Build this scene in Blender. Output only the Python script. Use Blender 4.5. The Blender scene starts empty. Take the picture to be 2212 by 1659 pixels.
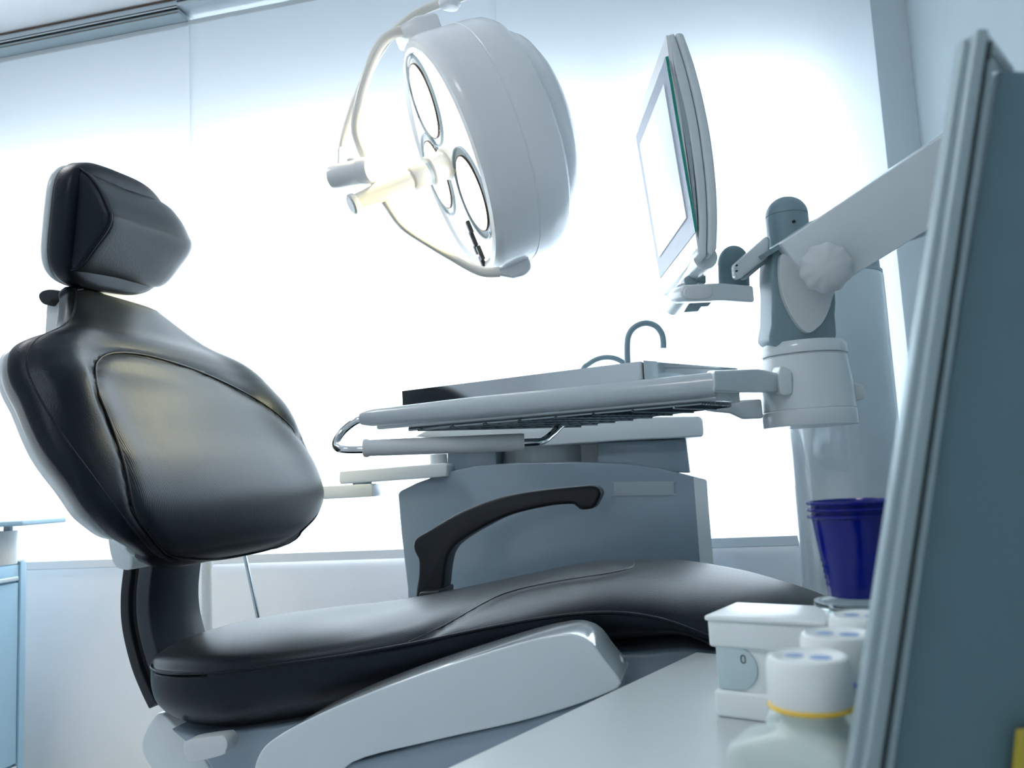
import bpy, bmesh, math, random
from mathutils import Vector as V, Matrix
from mathutils.bvhtree import BVHTree
random.seed(4)
COL = bpy.context.scene.collection
# ------------------------------------------------------------------ camera model (room axes: x along the window wall, y into it)
FPX, PITCH, ROLL, YAW, EYE = 1800.0, .112, .053, math.atan(.23), .9
F0 = V((-math.sin(YAW), math.cos(YAW), 0)); R0 = V((math.cos(YAW), math.sin(YAW), 0)); Z = V((0, 0, 1))
FW = F0*math.cos(PITCH)+Z*math.sin(PITCH); U0 = R0.cross(FW)
RT = R0*math.cos(ROLL)-U0*math.sin(ROLL); UP = R0*math.sin(ROLL)+U0*math.cos(ROLL)
CAM = V((0, 0, EYE))
def ray(px, py): return FW+RT*((px-1106)/FPX)+UP*((829.5-py)/FPX)
def Q(px, py, x=None, y=None, z=None, d=None):
    v = ray(px, py)
    t = d if d is not None else (x/v.x if x is not None else (y/v.y if y is not None else (z-EYE)/v.z))
    return CAM+v*t
def proj(P):
    v = P-CAM; w = v.dot(FW)
    return (1106+FPX*v.dot(RT)/w, 829.5-FPX*v.dot(UP)/w)

# ------------------------------------------------------------------ materials
def mat(name, col, rough=.4, metal=0., coat=0., trans=0., ior=1.45, spec=.5, emit=None, es=0., bump=None, alpha=None, sheen=0, sss=0):
    m = bpy.data.materials.new(name); m.use_nodes = True
    nt = m.node_tree; b = nt.nodes['Principled BSDF']
    b.inputs['Base Color'].default_value = (*col, 1); b.inputs['Roughness'].default_value = rough
    b.inputs['Metallic'].default_value = metal; b.inputs['Coat Weight'].default_value = coat
    b.inputs['Coat Roughness'].default_value = .08
    b.inputs['Transmission Weight'].default_value = trans; b.inputs['IOR'].default_value = ior
    b.inputs['Specular IOR Level'].default_value = spec
    if 'leather' in name: b.inputs['Specular Tint'].default_value = (.66, .82, 1, 1)
    if sheen: b.inputs['Sheen Weight'].default_value = sheen; b.inputs['Sheen Roughness'].default_value = .35
    if sss: b.inputs['Subsurface Weight'].default_value = sss; b.inputs['Subsurface Radius'].default_value = (.01, .012, .012)
    if emit: b.inputs['Emission Color'].default_value = (*emit, 1); b.inputs['Emission Strength'].default_value = es
    tc = nt.nodes.new('ShaderNodeTexCoord')
    # slight procedural variation of tone everywhere
    nz = nt.nodes.new('ShaderNodeTexNoise'); nz.inputs['Scale'].default_value = 6; nz.inputs['Detail'].default_value = 3
    nt.links.new(tc.outputs['Object'], nz.inputs['Vector'])
    mx = nt.nodes.new('ShaderNodeMix'); mx.data_type = 'RGBA'
    mx.inputs[6].default_value = (*[c*.96 for c in col], 1); mx.inputs[7].default_value = (*[min(1, c*1.03) for c in col], 1)
    nt.links.new(nz.outputs['Fac'], mx.inputs[0]); nt.links.new(mx.outputs[2], b.inputs['Base Color'])
    if bump:
        kind, scale, dist = bump
        if kind == 'noise':
            t = nt.nodes.new('ShaderNodeTexNoise'); t.inputs['Scale'].default_value = scale; t.inputs['Detail'].default_value = 4
            nt.links.new(tc.outputs['Object'], t.inputs['Vector']); out = t.outputs['Fac']
        elif kind == 'voronoi':
            t = nt.nodes.new('ShaderNodeTexVoronoi'); t.inputs['Scale'].default_value = scale
            nt.links.new(tc.outputs['Object'], t.inputs['Vector']); out = t.outputs['Distance']
        elif kind == 'rib':      # fine ribs plus leather grain
            w = nt.nodes.new('ShaderNodeTexWave'); w.bands_direction = 'Y'; w.inputs['Scale'].default_value = scale
            nt.links.new(tc.outputs['Object'], w.inputs['Vector'])
            t = nt.nodes.new('ShaderNodeTexVoronoi'); t.inputs['Scale'].default_value = 420
            nt.links.new(tc.outputs['Object'], t.inputs['Vector'])
            a = nt.nodes.new('ShaderNodeMath'); a.operation = 'MULTIPLY_ADD'; a.inputs[1].default_value = .6
            nt.links.new(t.outputs['Distance'], a.inputs[0]); nt.links.new(w.outputs['Fac'], a.inputs[2]); out = a.outputs[0]
        bp = nt.nodes.new('ShaderNodeBump'); bp.inputs['Strength'].default_value = 1; bp.inputs['Distance'].default_value = dist
        nt.links.new(out, bp.inputs['Height']); nt.links.new(bp.outputs['Normal'], b.inputs['Normal'])
    return m
WHITE = mat('white_lacquer', (.68, .75, .78), .28, coat=.5)
GLOSS = mat('glossy_white_shell', (.62, .70, .745), .12, coat=1)
GREYP = mat('grey_plastic', (.36, .44, .48), .38)
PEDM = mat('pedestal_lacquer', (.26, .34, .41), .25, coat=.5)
SMOOTHW = mat('satin_white_plastic', (.64, .68, .70), .4)
LEATHER = mat('black_leather', (.006, .009, .013), .36, spec=.30, bump=('voronoi', 420, .00015))
LEATHERP = mat('ribbed_black_leather', (.009, .013, .018), .42, spec=.48, bump=('rib', 85, .00015))
SEAM = mat('dark_piping', (.006, .007, .008), .35)
DARKP = mat('black_plastic', (.012, .018, .024), .38)
NAVY = mat('dark_blue_grey_metal', (.012, .022, .034), .3, coat=.3)
CHROME = mat('chrome', (.62, .66, .68), .1, metal=1)
STEEL = mat('polished_steel', (.50, .55, .58), .1, metal=1)
BRUSH = mat('wire_steel', (.25, .30, .33), .25, metal=1)
BLACK = mat('dark_gap', (.01, .012, .014), .5)
PAINTW = mat('wall_paint', (.87, .88, .90), .8, bump=('noise', 90, .0003))
CEILM = mat('ceiling_paint', (.78, .80, .82), .9)
FLOORM = mat('grey_vinyl_floor', (.62, .64, .66), .35, bump=('noise', 60, .0003))
ALU = mat('aluminium_rail', (.60, .66, .70), .35, metal=.6)
BROWN = mat('brown_joint', (.12, .08, .06), .6)
CABM = mat('light_blue_cabinet', (.34, .52, .66), .4)
TOPM = mat('pale_worktop', (.56, .62, .63), .35)
PLAST = mat('white_box_plastic', (.86, .92, .93), .3, coat=.2)
BOTT = mat('translucent_bottle', (.60, .70, .68), .3, sss=.5)
CAPM = mat('white_bottle_cap', (.86, .92, .92), .35, sss=.3)
BLUELAB = mat('blue_print', (.25, .42, .68), .5)
YEL = mat('yellow_ring', (.85, .58, .04), .4)
BLUER = mat('blue_ring', (.02, .12, .55), .4)
CUPM = mat('cobalt_blue_plastic', (.0, .006, .26), .14, trans=.25, coat=.3, spec=.3)
CLEAR = mat('clear_acrylic', (.85, .95, .97), .04, trans=1, ior=1.45)
PANELM = mat('slate_blue_panel', (.13, .225, .27), .45)
PANELE = mat('panel_aluminium', (.40, .50, .54), .35, metal=.3)
PANELD = mat('panel_groove', (.06, .085, .095), .5)
CREAM = mat('warm_white_enamel', (.78, .76, .70), .3, coat=.3)
LAMPW = mat('lamp_white_enamel', (.84, .86, .88), .25, coat=.4)
LENS = mat('lit_lamp_lens', (.9, .9, .88), .2, emit=(1, .96, .88), es=5)
FACE = mat('lit_lamp_glass', (.85, .88, .9), .15, emit=(.93, .98, 1), es=1.1)
GREEN = mat('green_glass_edge', (.02, .30, .24), .15, coat=.5)
SCREEN = mat('monitor_display', (.30, .36, .40), .2, emit=(.80, .92, 1), es=.4)
GLASSW = mat('white_backed_glass', (.40, .45, .56), .3, spec=.3)
TEALG = mat('teal_grey_plastic', (.22, .32, .36), .38)
YELBOX = mat('yellow_card', (.55, .45, .06), .6)

def fabric():
    m = bpy.data.materials.new('translucent_blind_fabric'); m.use_nodes = True; nt = m.node_tree
    nt.nodes.remove(nt.nodes['Principled BSDF']); o = nt.nodes['Material Output']
    d = nt.nodes.new('ShaderNodeBsdfDiffuse'); t = nt.nodes.new('ShaderNodeBsdfTranslucent'); mx = nt.nodes.new('ShaderNodeMixShader')
    d.inputs['Color'].default_value = (.66, .70, .73, 1); t.inputs['Color'].default_value = (.90, .94, .97, 1)
    tc = nt.nodes.new('ShaderNodeTexCoord'); w = nt.nodes.new('ShaderNodeTexNoise'); w.inputs['Scale'].default_value = 500
    bp = nt.nodes.new('ShaderNodeBump'); bp.inputs['Distance'].default_value = .0002
    nt.links.new(tc.outputs['Object'], w.inputs['Vector']); nt.links.new(w.outputs['Fac'], bp.inputs['Height'])
    nt.links.new(bp.outputs['Normal'], d.inputs['Normal'])
    mx.inputs[0].default_value = .5
    nt.links.new(d.outputs[0], mx.inputs[1]); nt.links.new(t.outputs[0], mx.inputs[2]); nt.links.new(mx.outputs[0], o.inputs['Surface'])
    return m
FABRIC = fabric()

# ------------------------------------------------------------------ object helpers
def tag(o, label, cat, group=None, kind=None):
    if label: o['label'] = label
    if cat: o['category'] = cat
    if group: o['group'] = group
    if kind: o['kind'] = kind
    return o
def thing(name, loc, label, cat, group=None):
    o = bpy.data.objects.new(name, None); COL.objects.link(o); o.location = loc; o.empty_display_size = .05
    return tag(o, label, cat, group)
def link(name, bm, m, parent=None, smooth=35, bevel=0, seg=3, label=None):
    bmesh.ops.remove_doubles(bm, verts=bm.verts, dist=1e-6)
    bmesh.ops.recalc_face_normals(bm, faces=bm.faces)
    if bevel:
        es = [e for e in bm.edges if len(e.link_faces) == 2 and e.calc_face_angle(0) > math.radians(30)]
        bmesh.ops.bevel(bm, geom=es, offset=bevel, segments=seg, profile=.5, affect='EDGES', clamp_overlap=True)
    me = bpy.data.meshes.new(name); 
    if parent is not None:
        bm.transform(Matrix.Translation(-parent_world(parent)))
    bm.to_mesh(me); bm.free()
    me.materials.append(m)
    if smooth:
        for p in me.polygons: p.use_smooth = True
        me.set_sharp_from_angle(angle=math.radians(smooth))
    o = bpy.data.objects.new(name, me); COL.objects.link(o)
    if parent is not None: o.parent = parent
    if label: o['label'] = label
    return o
def parent_world(p):
    v = V((0, 0, 0))
    while p is not None: v = v+p.location; p = p.parent
    return v
def struct(name, bm, m, **k):
    o = link(name, bm, m, **k); o['kind'] = 'structure'; return o
def box(lo, hi, bm=None):
    bm = bm or bmesh.new()
    vs = [bm.verts.new((x, y, z)) for x in (lo[0], hi[0]) for y in (lo[1], hi[1]) for z in (lo[2], hi[2])]
    for f in ((0, 1, 3, 2), (4, 6, 7, 5), (0, 4, 5, 1), (2, 3, 7, 6), (0, 2, 6, 4), (1, 5, 7, 3)): bm.faces.new([vs[i] for i in f])
    return bm
def obox(o, a, b, c, bm=None):
    """box from corner o along vectors a, b, c"""
    bm = bm or bmesh.new(); o = V(o); a = V(a); b = V(b); c = V(c)
    vs = [bm.verts.new(o+a*i+b*j+c*k) for i in (0, 1) for j in (0, 1) for k in (0, 1)]
    for f in ((0, 1, 3, 2), (4, 6, 7, 5), (0, 4, 5, 1), (2, 3, 7, 6), (0, 2, 6, 4), (1, 5, 7, 3)): bm.faces.new([vs[i] for i in f])
    return bm
def prism(pts, vec, bm=None):
    bm = bm or bmesh.new(); vec = V(vec) if not isinstance(vec, list) else vec
    a = [bm.verts.new(p) for p in pts]
    b = [bm.verts.new(V(p)+(vec if not isinstance(vec, list) else vec[i])) for i, p in enumerate(pts)]
    bm.faces.new(a); bm.faces.new(b[::-1]); n = len(pts)
    for i in range(n): bm.faces.new([a[i], b[i], b[(i+1) % n], a[(i+1) % n]])
    return bm
def cr(pts, n=8, closed=False):
    P = [V(p) if len(p) == 3 else V((p[0], p[1], 0)) for p in pts]; out = []; m = len(P)
    for i in range(m if closed else m-1):
        p0 = P[(i-1) % m] if closed or i > 0 else P[0]*2-P[1]
        p1 = P[i]; p2 = P[(i+1) % m]
        p3 = P[(i+2) % m] if closed or i < m-2 else P[m-1]*2-P[m-2]
        for k in range(n):
            t = k/n
            out.append(.5*((2*p1)+(p2-p0)*t+(2*p0-5*p1+4*p2-p3)*t*t+(3*p1-p0-3*p2+p3)*t**3))
    if not closed: out.append(P[-1])
    return out
def crpx(pts, n=6, closed=True): return [(p.x, p.y) for p in cr(pts, n, closed)]
def tube(pts, r, bm=None, seg=12, cap=True):
    bm = bm or bmesh.new(); pts = [V(p) for p in pts]; n = len(pts)
    rr = r if isinstance(r, (list, tuple)) else [r]*n
    T = [(pts[min(i+1, n-1)]-pts[max(i-1, 0)]).normalized() for i in range(n)]
    u = T[0].orthogonal().normalized(); rings = []
    for i in range(n):
        u = (u-T[i]*u.dot(T[i])).normalized(); w = T[i].cross(u)
        rings.append([bm.verts.new(pts[i]+(u*math.cos(a)+w*math.sin(a))*rr[i]) for a in (2*math.pi*k/seg for k in range(seg))])
    for i in range(n-1):
        for k in range(seg): bm.faces.new([rings[i][k], rings[i][(k+1) % seg], rings[i+1][(k+1) % seg], rings[i+1][k]])
    if cap: bm.faces.new(rings[0][::-1]); bm.faces.new(rings[-1])
    return bm
def lathe(c, axis, prof, seg=48, bm=None, flute=None):
    """prof: list of (radius, distance along axis)"""
    bm = bm or bmesh.new(); c = V(c); ax = V(axis).normalized(); u = ax.orthogonal().normalized(); w = ax.cross(u); rings = []
    for r, h in prof:
        if r < 1e-6: rings.append([bm.verts.new(c+ax*h)]); continue
        ring = []
        for k in range(seg):
            a = 2*math.pi*k/seg; q = r*(1+(flute[1]*math.cos(flute[0]*a) if flute else 0))
            ring.append(bm.verts.new(c+ax*h+(u*math.cos(a)+w*math.sin(a))*q))
        rings.append(ring)
    for A, B in zip(rings, rings[1:]):
        for k in range(seg):
            k2 = (k+1) % seg
            if len(A) == 1 and len(B) == 1: continue
            if len(A) == 1: bm.faces.new([A[0], B[k2], B[k]])
            elif len(B) == 1: bm.faces.new([A[k], A[k2], B[0]])
            else: bm.faces.new([A[k], A[k2], B[k2], B[k]])
    if len(rings[0]) > 1: bm.faces.new(rings[0][::-1])
    if len(rings[-1]) > 1: bm.faces.new(rings[-1])
    return bm
def cyl(c, axis, r, h, seg=32, bm=None, bev=.0):
    if bev: return lathe(c, axis, [(0, 0), (r-bev, 0), (r-bev*.3, bev*.3), (r, bev), (r, h-bev), (r-bev*.3, h-bev*.3), (r-bev, h), (0, h)], seg, bm)
    return lathe(c, axis, [(r, 0), (r, h)], seg, bm)
def loft(rings, bm=None, cap=True):
    bm = bm or bmesh.new(); R = [[bm.verts.new(p) for p in r] for r in rings]; n = len(R[0])
    for a, b in zip(R, R[1:]):
        for k in range(n): bm.faces.new([a[k], a[(k+1) % n], b[(k+1) % n], b[k]])
    if cap: bm.faces.new(R[0][::-1]); bm.faces.new(R[-1])
    return bm
def drape(bvh, px, off=.0005):
    out = []
    for p in px:
        h = bvh.ray_cast(CAM, ray(*p).normalized())
        if h[0] is not None: out.append(h[0]+h[1]*off)
    return out
def smoothpts(P, it=2):
    for _ in range(it): P = [P[0]]+[(P[i-1]+P[i]*2+P[i+1])/4 for i in range(1, len(P)-1)]+[P[-1]]
    return P
def inpoly(x, y, P):
    c = False; n = len(P)
    for i in range(n):
        (x1, y1), (x2, y2) = P[i], P[(i+1) % n]
        if (y1 > y) != (y2 > y) and x < (x2-x1)*(y-y1)/(y2-y1)+x1: c = not c
    return c
def pdist(x, y, P, closed=True):
    best = 1e9; n = len(P)
    for i in range(n if closed else n-1):
        (x1, y1), (x2, y2) = P[i], P[(i+1) % n]; dx, dy = x2-x1, y2-y1
        t = max(0, min(1, ((x-x1)*dx+(y-y1)*dy)/(dx*dx+dy*dy+1e-9)))
        best = min(best, math.hypot(x-x1-t*dx, y-y1-t*dy))
    return best
def lerp_table(tab, x):
    """smooth interpolation of [(x, a, b, ..)]"""
    xs = [t[0] for t in tab]
    if x <= xs[0]: return tab[0][1:]
    if x >= xs[-1]: return tab[-1][1:]
    i = max(k for k in range(len(xs)) if xs[k] <= x); i = min(i, len(xs)-2)
    t = (x-xs[i])/(xs[i+1]-xs[i]); out = []
    for j in range(1, len(tab[0])):
        p1, p2 = tab[i][j], tab[i+1][j]; h = xs[i+1]-xs[i]
        m1 = (p2-tab[i-1][j])/(xs[i+1]-xs[i-1])*h if i > 0 else p2-p1
        m2 = (tab[i+2][j]-p1)/(xs[i+2]-xs[i])*h if i+2 < len(xs) else p2-p1
        out.append((2*t**3-3*t*t+1)*p1+(t**3-2*t*t+t)*m1+(3*t*t-2*t**3)*p2+(t**3-t*t)*m2)
    return out
def sgp(c, e): return math.copysign(abs(c)**e, c)

# ================================================================== ROOM
XL, XR, YB, YW, ZC = -3.4, .642, -1.7, 2.615, 2.60
struct('floor', box((XL-.1, YB-.1, -.1), (XR+.1, YW+.2, 0)), FLOORM)
struct('ceiling', box((XL-.1, YB-.1, ZC), (XR+.1, YW+.2, ZC+.1)), CEILM)
struct('wall_left', box((XL-.1, YB, 0), (XL, YW+.14, ZC)), PAINTW)
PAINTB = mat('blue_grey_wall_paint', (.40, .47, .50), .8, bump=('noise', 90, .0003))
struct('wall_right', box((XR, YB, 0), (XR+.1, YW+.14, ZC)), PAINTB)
struct('wall_front', box((XL-.1, YB-.1, 0), (XR+.1, YB, ZC)), PAINTW)
ZS, ZT = .694, 2.025
WIN = [(-3.20, -1.73), (-1.58, -.30), (-.13, .37)]
bm = bmesh.new()
box((XL, YW, 0), (XR, YW+.14, ZS), bm); box((XL, YW, ZT), (XR, YW+.14, ZC), bm)
xs = [XL]+[v for w in WIN for v in w]+[XR]
for a, b in zip(xs[::2], xs[1::2]): box((a, YW, ZS), (b, YW+.14, ZT), bm)
box((XL, 2.464, 0), (.5515, YW, .672), bm)
struct('wall_back', bm, PAINTW, smooth=0)
for i, (a, b) in enumerate(WIN):
    bm = bmesh.new(); t = .03
    box((a, YW+.05, ZS), (a+t, YW+.09, ZT), bm); box((b-t, YW+.05, ZS), (b, YW+.09, ZT), bm)
    box((a+t, YW+.05, ZS), (b-t, YW+.09, ZS+t), bm); box((a+t, YW+.05, ZT-t), (b-t, YW+.09, ZT), bm)
    w = struct('window_%d' % (i+1), bm, WHITE, smooth=0)
    link('glass_pane', box((a+t, YW+.065, ZS+t), (b-t, YW+.071, ZT-t)), CLEAR, w, smooth=0).visible_shadow = True
struct('trim_sill', box((XL, 2.462, .672), (.554, YW, .694)), WHITE, bevel=.003)
struct('baseboard_back', box((XL, 2.452, 0), (.554, 2.464, .012)), WHITE)
struct('trim_corner', box((.5515, 2.452, 0), (XR, YW, ZC)), mat('pale_corner_paint', (.60, .67, .71), .8), smooth=0)

# sliding panel blinds on a ceiling track
tr = thing('curtain_track', (-1.4, 2.41, ZC-.03), 'white multi-channel curtain track along the ceiling above the blinds', 'curtain track')
def strip(name, x0, x1, y0, y1, z0, z1, m, par=tr, **k): return link(name, box((x0, y0, z0), (x1, y1, z1)), m, par, smooth=0, **k)
strip('rail', XL+.01, -1.655, 2.385, 2.47, 2.572, 2.5985, ALU)
strip('rail_joint', XL+.01, XR-.1, 2.381, 2.3845, 2.594, 2.5995, BROWN)  # thin brown strip where the rail meets the ceiling
strip('rail_lip', XL+.01, -1.655, 2.378, 2.389, 2.5615, 2.5665, CHROME)
strip('rail_groove', XL+.01, -1.655, 2.381, 2.387, 2.566, 2.5725, BLACK)
strip('rail_channel', XL+.01, -1.655, 2.386, 2.47, 2.549, 2.5615, GREYP)
strip('rail_groove', XL+.01, -1.655, 2.383, 2.387, 2.5585, 2.5605, BLACK)
strip('rail_groove', XL+.01, -1.655, 2.384, 2.389, 2.5485, 2.5495, BROWN)
strip('rail_end', -1.655, XR-.12, 2.38, 2.47, 2.568, 2.5985, ALU)
strip('rail_groove', -1.655, XR-.12, 2.377, 2.381, 2.582, 2.5855, BLACK)
PAN = [(-2.78, -1.650, 2.449, 'left sliding blind panel, pale blue fabric, behind the black headrest'),
       (-1.652, -.55, 2.443, 'middle sliding blind panel, pale blue fabric, behind the round lamp'),
       (-.552, .551, 2.449, 'right sliding blind panel, pale blue fabric, behind the monitor'),
       (XL+.02, -2.778, 2.443, 'outermost left sliding blind panel at the picture edge, above the small cabinet')]
for a, b, y, lab in PAN:
    p = thing('window_blind', ((a+b)/2, y, .676), lab, 'window blind', 'sliding fabric blind panels across the window wall')
    link('fabric', box((a, y, .70), (b, y+.0008, 2.548)), FABRIC, p, smooth=0)
    link('top_bar', box((a, y-.004, 2.532), (b, y+.006, 2.5475)), SMOOTHW, p, smooth=0)
    link('bottom_bar', box((a, y-.005, .676), (b, y+.006, .701)), CEILM, p, smooth=0)

# ================================================================== DENTAL CHAIR
YC = 1.42
chair = thing('dental_chair', (-.45, YC, 0), 'reclined black leather dental chair with winged backrest and headrest on white base', 'dental chair')
# ---- backrest
SP = [(620, 160, .135), (680, 157, .215), (703, 130, .285), (722, 80, .335), (750, 55, .364), (790, 50, .378), (840, 70, .382),
      (930, 120, .388), (1010, 180, .382), (1090, 240, .368), (1165, 290, .32), (1210, 330, .26)]
ctl = []
for py, px, w in SP:
    P = Q(px, py, y=YC-w); ctl.append((P.x, w, P.z))
sx = [V(c) for c in ctl]
for _ in range(1): sx = [sx[0]]+[V(((sx[i-1].x+2*sx[i].x+sx[i+1].x)/4, sx[i].y, sx[i].z)) for i in range(1, len(sx)-1)]+[sx[-1]]
sp = cr(sx, 12)
def back_frame(i):
    a = sp[max(i-6, 0)]; b = sp[min(i+6, len(sp)-1)]; t = V((b.x-a.x, 0, b.z-a.z)).normalized()
    return V((-t.z, 0, t.x))
NB = len(sp)
def back_ring(i, w, x, z, n, front, back, rnd=.35, N=120, crown=.0, wing=.0):
    pts = []; T = front-back; mid = (front+back)/2
    for k in range(N):
        a = 2*math.pi*k/N; c, s = math.cos(a), math.sin(a)
        y = w*sgp(c, rnd if abs(c) < .999 else 1); u = mid+T/2*sgp(s, .55)
        q = max(-1, min(1, y/w))
        if s > 0: u += wing*math.exp(-((abs(q)-.84)/.17)**2)*min(1, s*2.2)
        if s > 0: u += crown*(1-q*q)**.8 * min(1, s*1.6)
        pts.append(V((x, YC+y, z))+n*u)
    return pts
def back_rings(wadd, front, back, crown, i0=0, i1=None, capr=.02, rnd=.5):
    i1 = NB if i1 is None else i1; rings = []
    for i in range(i0, i1):
        s = sp[i]; v = i/(NB-1); n = back_frame(i)
        if v < .25: n = (n+V((.35, 0, 0))*(1-v/.25)).normalized()
        cn = crown*(math.sin(math.pi*min(1, v*1.02))**.7)
        rings.append((s, s.y+wadd, n, cn))
    out = []
    def ring(s, w, n, cn, k, wg=0):  # k: end shrink 0..1
        m = (front+back)/2; f = m+(front-m)*k; b = m+(back-m)*k
        return back_ring(0, w, s.x, s.z, n, f, b, rnd, crown=cn*k, wing=wg)
    e0, e1 = rings[0], rings[-1]
    t0 = V((e0[2].z, 0, -e0[2].x)); t1 = V((e1[2].z, 0, -e1[2].x))
    for k in (0, .15, .35, .6, .85):
        a = math.sqrt(1-(1-k)**2); s = e0[0]-V((t0.x, 0, t0.z))*capr*(1-k)*1.0
        out.append(ring(s, e0[1]-capr*.8*(1-a), e0[2], e0[3], max(a, .05)))
    for s, w, n, cn in rings:
        v_ = (s.z-1.293)/(.80-1.293); out.append(ring(s, w, n, cn, 1, .034*math.exp(-((v_-.45)/.22)**2) if crown else 0))
    for k in (.85, .6, .35, .15, 0):
        a = math.sqrt(1-(1-k)**2); s = e1[0]+V((t1.x, 0, t1.z))*capr*1.6*(1-k)
        out.append(ring(s, e1[1]*(.45+.55*a), e1[2], e1[3], max(a, .05)))
    return out
PADPX = crpx([(205, 800), (212, 778), (240, 763), (300, 765), (380, 785), (460, 815), (540, 855), (600, 895), (650, 945), (690, 1000), (707, 1060), (700, 1100),
              (660, 1145), (600, 1180), (520, 1200), (450, 1209), (380, 1205), (352, 1190), (320, 1150), (290, 1105), (278, 1050), (262, 980), (232, 900), (212, 850)], 6)
bm = loft(back_rings(0, 0, -.052, .020))
bmesh.ops.recalc_face_normals(bm, faces=bm.faces); bm.normal_update()
bvh = BVHTree.FromBMesh(bm)
mv = {}
for v in bm.verts:
    if v.normal.dot(CAM-v.co) < 0 or v.normal.x < -.2: continue
    x, y = proj(v.co); d = pdist(x, y, PADPX); ins = inpoly(x, y, PADPX)
    h = -.005*math.exp(-(d/7)**2)+(.004*min(1, d/22) if ins else 0)
    mv[v] = h
for v, h in mv.items(): v.co += v.normal*h
def center(f): return proj(f.calc_center_median())
inner = {f.index for f in bm.faces if f.normal.x > .05 and f.normal.dot(CAM-f.calc_center_median()) > 0 and inpoly(*center(f), PADPX)}
bm.faces.ensure_lookup_table()
bm2 = bm.copy(); bm2.faces.ensure_lookup_table(); bm.faces.index_update(); bm2.faces.index_update()
inner = {f.index for f in bm.faces if f.normal.x > .05 and f.normal.dot(CAM-f.calc_center_median()) > 0 and inpoly(*center(f), PADPX)}
bvh_b = BVHTree.FromBMesh(bm)
bmesh.ops.delete(bm, geom=[f for f in bm.faces if f.index in inner], context='FACES')
bmesh.ops.delete(bm2, geom=[f for f in bm2.faces if f.index not in inner], context='FACES')
def link_raw(name, bm, m, parent, label=None):
    bm.transform(Matrix.Translation(-parent_world(parent))); me = bpy.data.meshes.new(name); bm.to_mesh(me); bm.free()
    me.materials.append(m)
    for p in me.polygons: p.use_smooth = True
    o = bpy.data.objects.new(name, me); COL.objects.link(o); o.parent = parent
    if label: o['label'] = label
    return o
BACK = link_raw('backrest', bm, LEATHER, chair)
link_raw('backrest_pad', bm2, LEATHERP, BACK, 'finely ribbed leather centre panel')
def seam_on(bvh, px, r, name, parent, m=SEAM, off=.0, closed=False, n=5, it=3):
    pts = drape(bvh, crpx(px, n, closed), off)
    if closed: pts = pts+pts[:2]
    pts = smoothpts(pts, it)
    return link(name, tube(pts, r, seg=8), m, parent, smooth=80)
seam_on(bvh_b, [(p[0], p[1]) for p in PADPX[::3]], .0019, 'pad_seam', BACK, closed=True, n=6, it=14, off=.001)
seam_on(bvh_b, [(163, 628), (163, 655), (156, 685), (130, 708), (85, 728), (62, 755), (58, 795), (78, 845), (128, 930), (188, 1012), (246, 1092), (292, 1150), (340, 1200), (372, 1216)], .0016, 'edge_piping', BACK, m=LEATHER, it=3)
seam_on(bvh_b, [(166, 626), (200, 623), (250, 628), (300, 641)], .0016, 'neck_piping', BACK, m=LEATHER, it=1)
# white shell behind the backrest
shell = link('backrest_shell', loft(back_rings(-.012, -.045, -.078, 0, 30, NB-2, .02, .6)), WHITE, chair, smooth=60)
hp = [(232, 1150), (236, 1195), (246, 1222), (262, 1231), (280, 1229), (283, 1205), (262, 1165)]
link('shell_hinge', prism([Q(*p, y=1.22) for p in crpx(hp, 4)], (0, .30, 0)), WHITE, chair, bevel=.006)
# ---- headrest
HY0, HY1 = 1.26, 1.545
plate = [Q(*p, y=1.24) for p in [(112, 350), (92, 585), (135, 605), (155, 345)]]
tl, bl = Q(128, 345, y=1.24), Q(104, 592, y=1.24)
zc = (tl.z+bl.z)/2; hz = (tl.z-bl.z)/2+.016; ax_ = (bl-tl).normalized(); nrm = V((-ax_.z, 0, ax_.x))
cen = V(((tl.x+bl.x)/2, 1.398, zc))
def plate_rings(h, w, u0, u1, e=.45, N=80, rnd=.012):
    out = []
    prof = [(u0, -rnd*2.2), (u0+rnd*.15, -rnd), (u0+rnd*.6, -rnd*.25), (u0+rnd*1.4, 0), (u1-rnd*1.4, 0), (u1-rnd*.6, -rnd*.25), (u1-rnd*.15, -rnd), (u1, -rnd*2.2)]
    for u, g in prof:
        r = []
        for k in range(N):
            a = 2*math.pi*k/N
            ee = e[0] if math.cos(a) < 0 else e[1]
            r.append(cen+ax_*((h+g)*sgp(math.sin(a), ee))+V((0, (w+g)*sgp(math.cos(a), ee), 0))+nrm*u)
        out.append(r)
    return out
HEAD = link('headrest', loft(plate_rings(hz, .160, -.018, .035, e=(.45, .80))), LEATHER, chair, smooth=60)
HSH = link('headrest_shell', loft(plate_rings(hz-.004, .157, -.030, -.014, e=(.45, .80), rnd=.006)), WHITE, chair, smooth=60)
prof = [(152, 361), (186, 374), (214, 408), (231, 444), (239, 468), (231, 495), (206, 530), (172, 574), (150, 582), (128, 560), (125, 400)]
pp = [Q(*p, y=HY0) for p in crpx(prof, 8)]
pc = V((sum(p.x for p in pp)/len(pp)-.02, 0, sum(p.z for p in pp)/len(pp)))
rings = []
L = HY1-HY0
for yy, sc, sh in [(HY0-.004, .80, 0), (HY0-.003, .90, 0), (HY0, .965, 0), (HY0+.004, 1, 0), (HY0+.012, 1.012, 0), (HY0+.03, 1.0, -.001), (HY0+.07, .985, -.002), (HY0+.12, .97, -.002), (HY0+.17, .985, -.001),
                   (HY0+.21, 1.0, 0), (HY1-.045, 1.0, 0), (HY1-.025, .97, 0), (HY1-.01, .90, 0), (HY1-.002, .78, 0), (HY1, .6, 0)]:
    rings.append([V((pc.x+(p.x-pc.x)*sc, yy, pc.z+(p.z-pc.z)*sc)) for p in pp])
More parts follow.
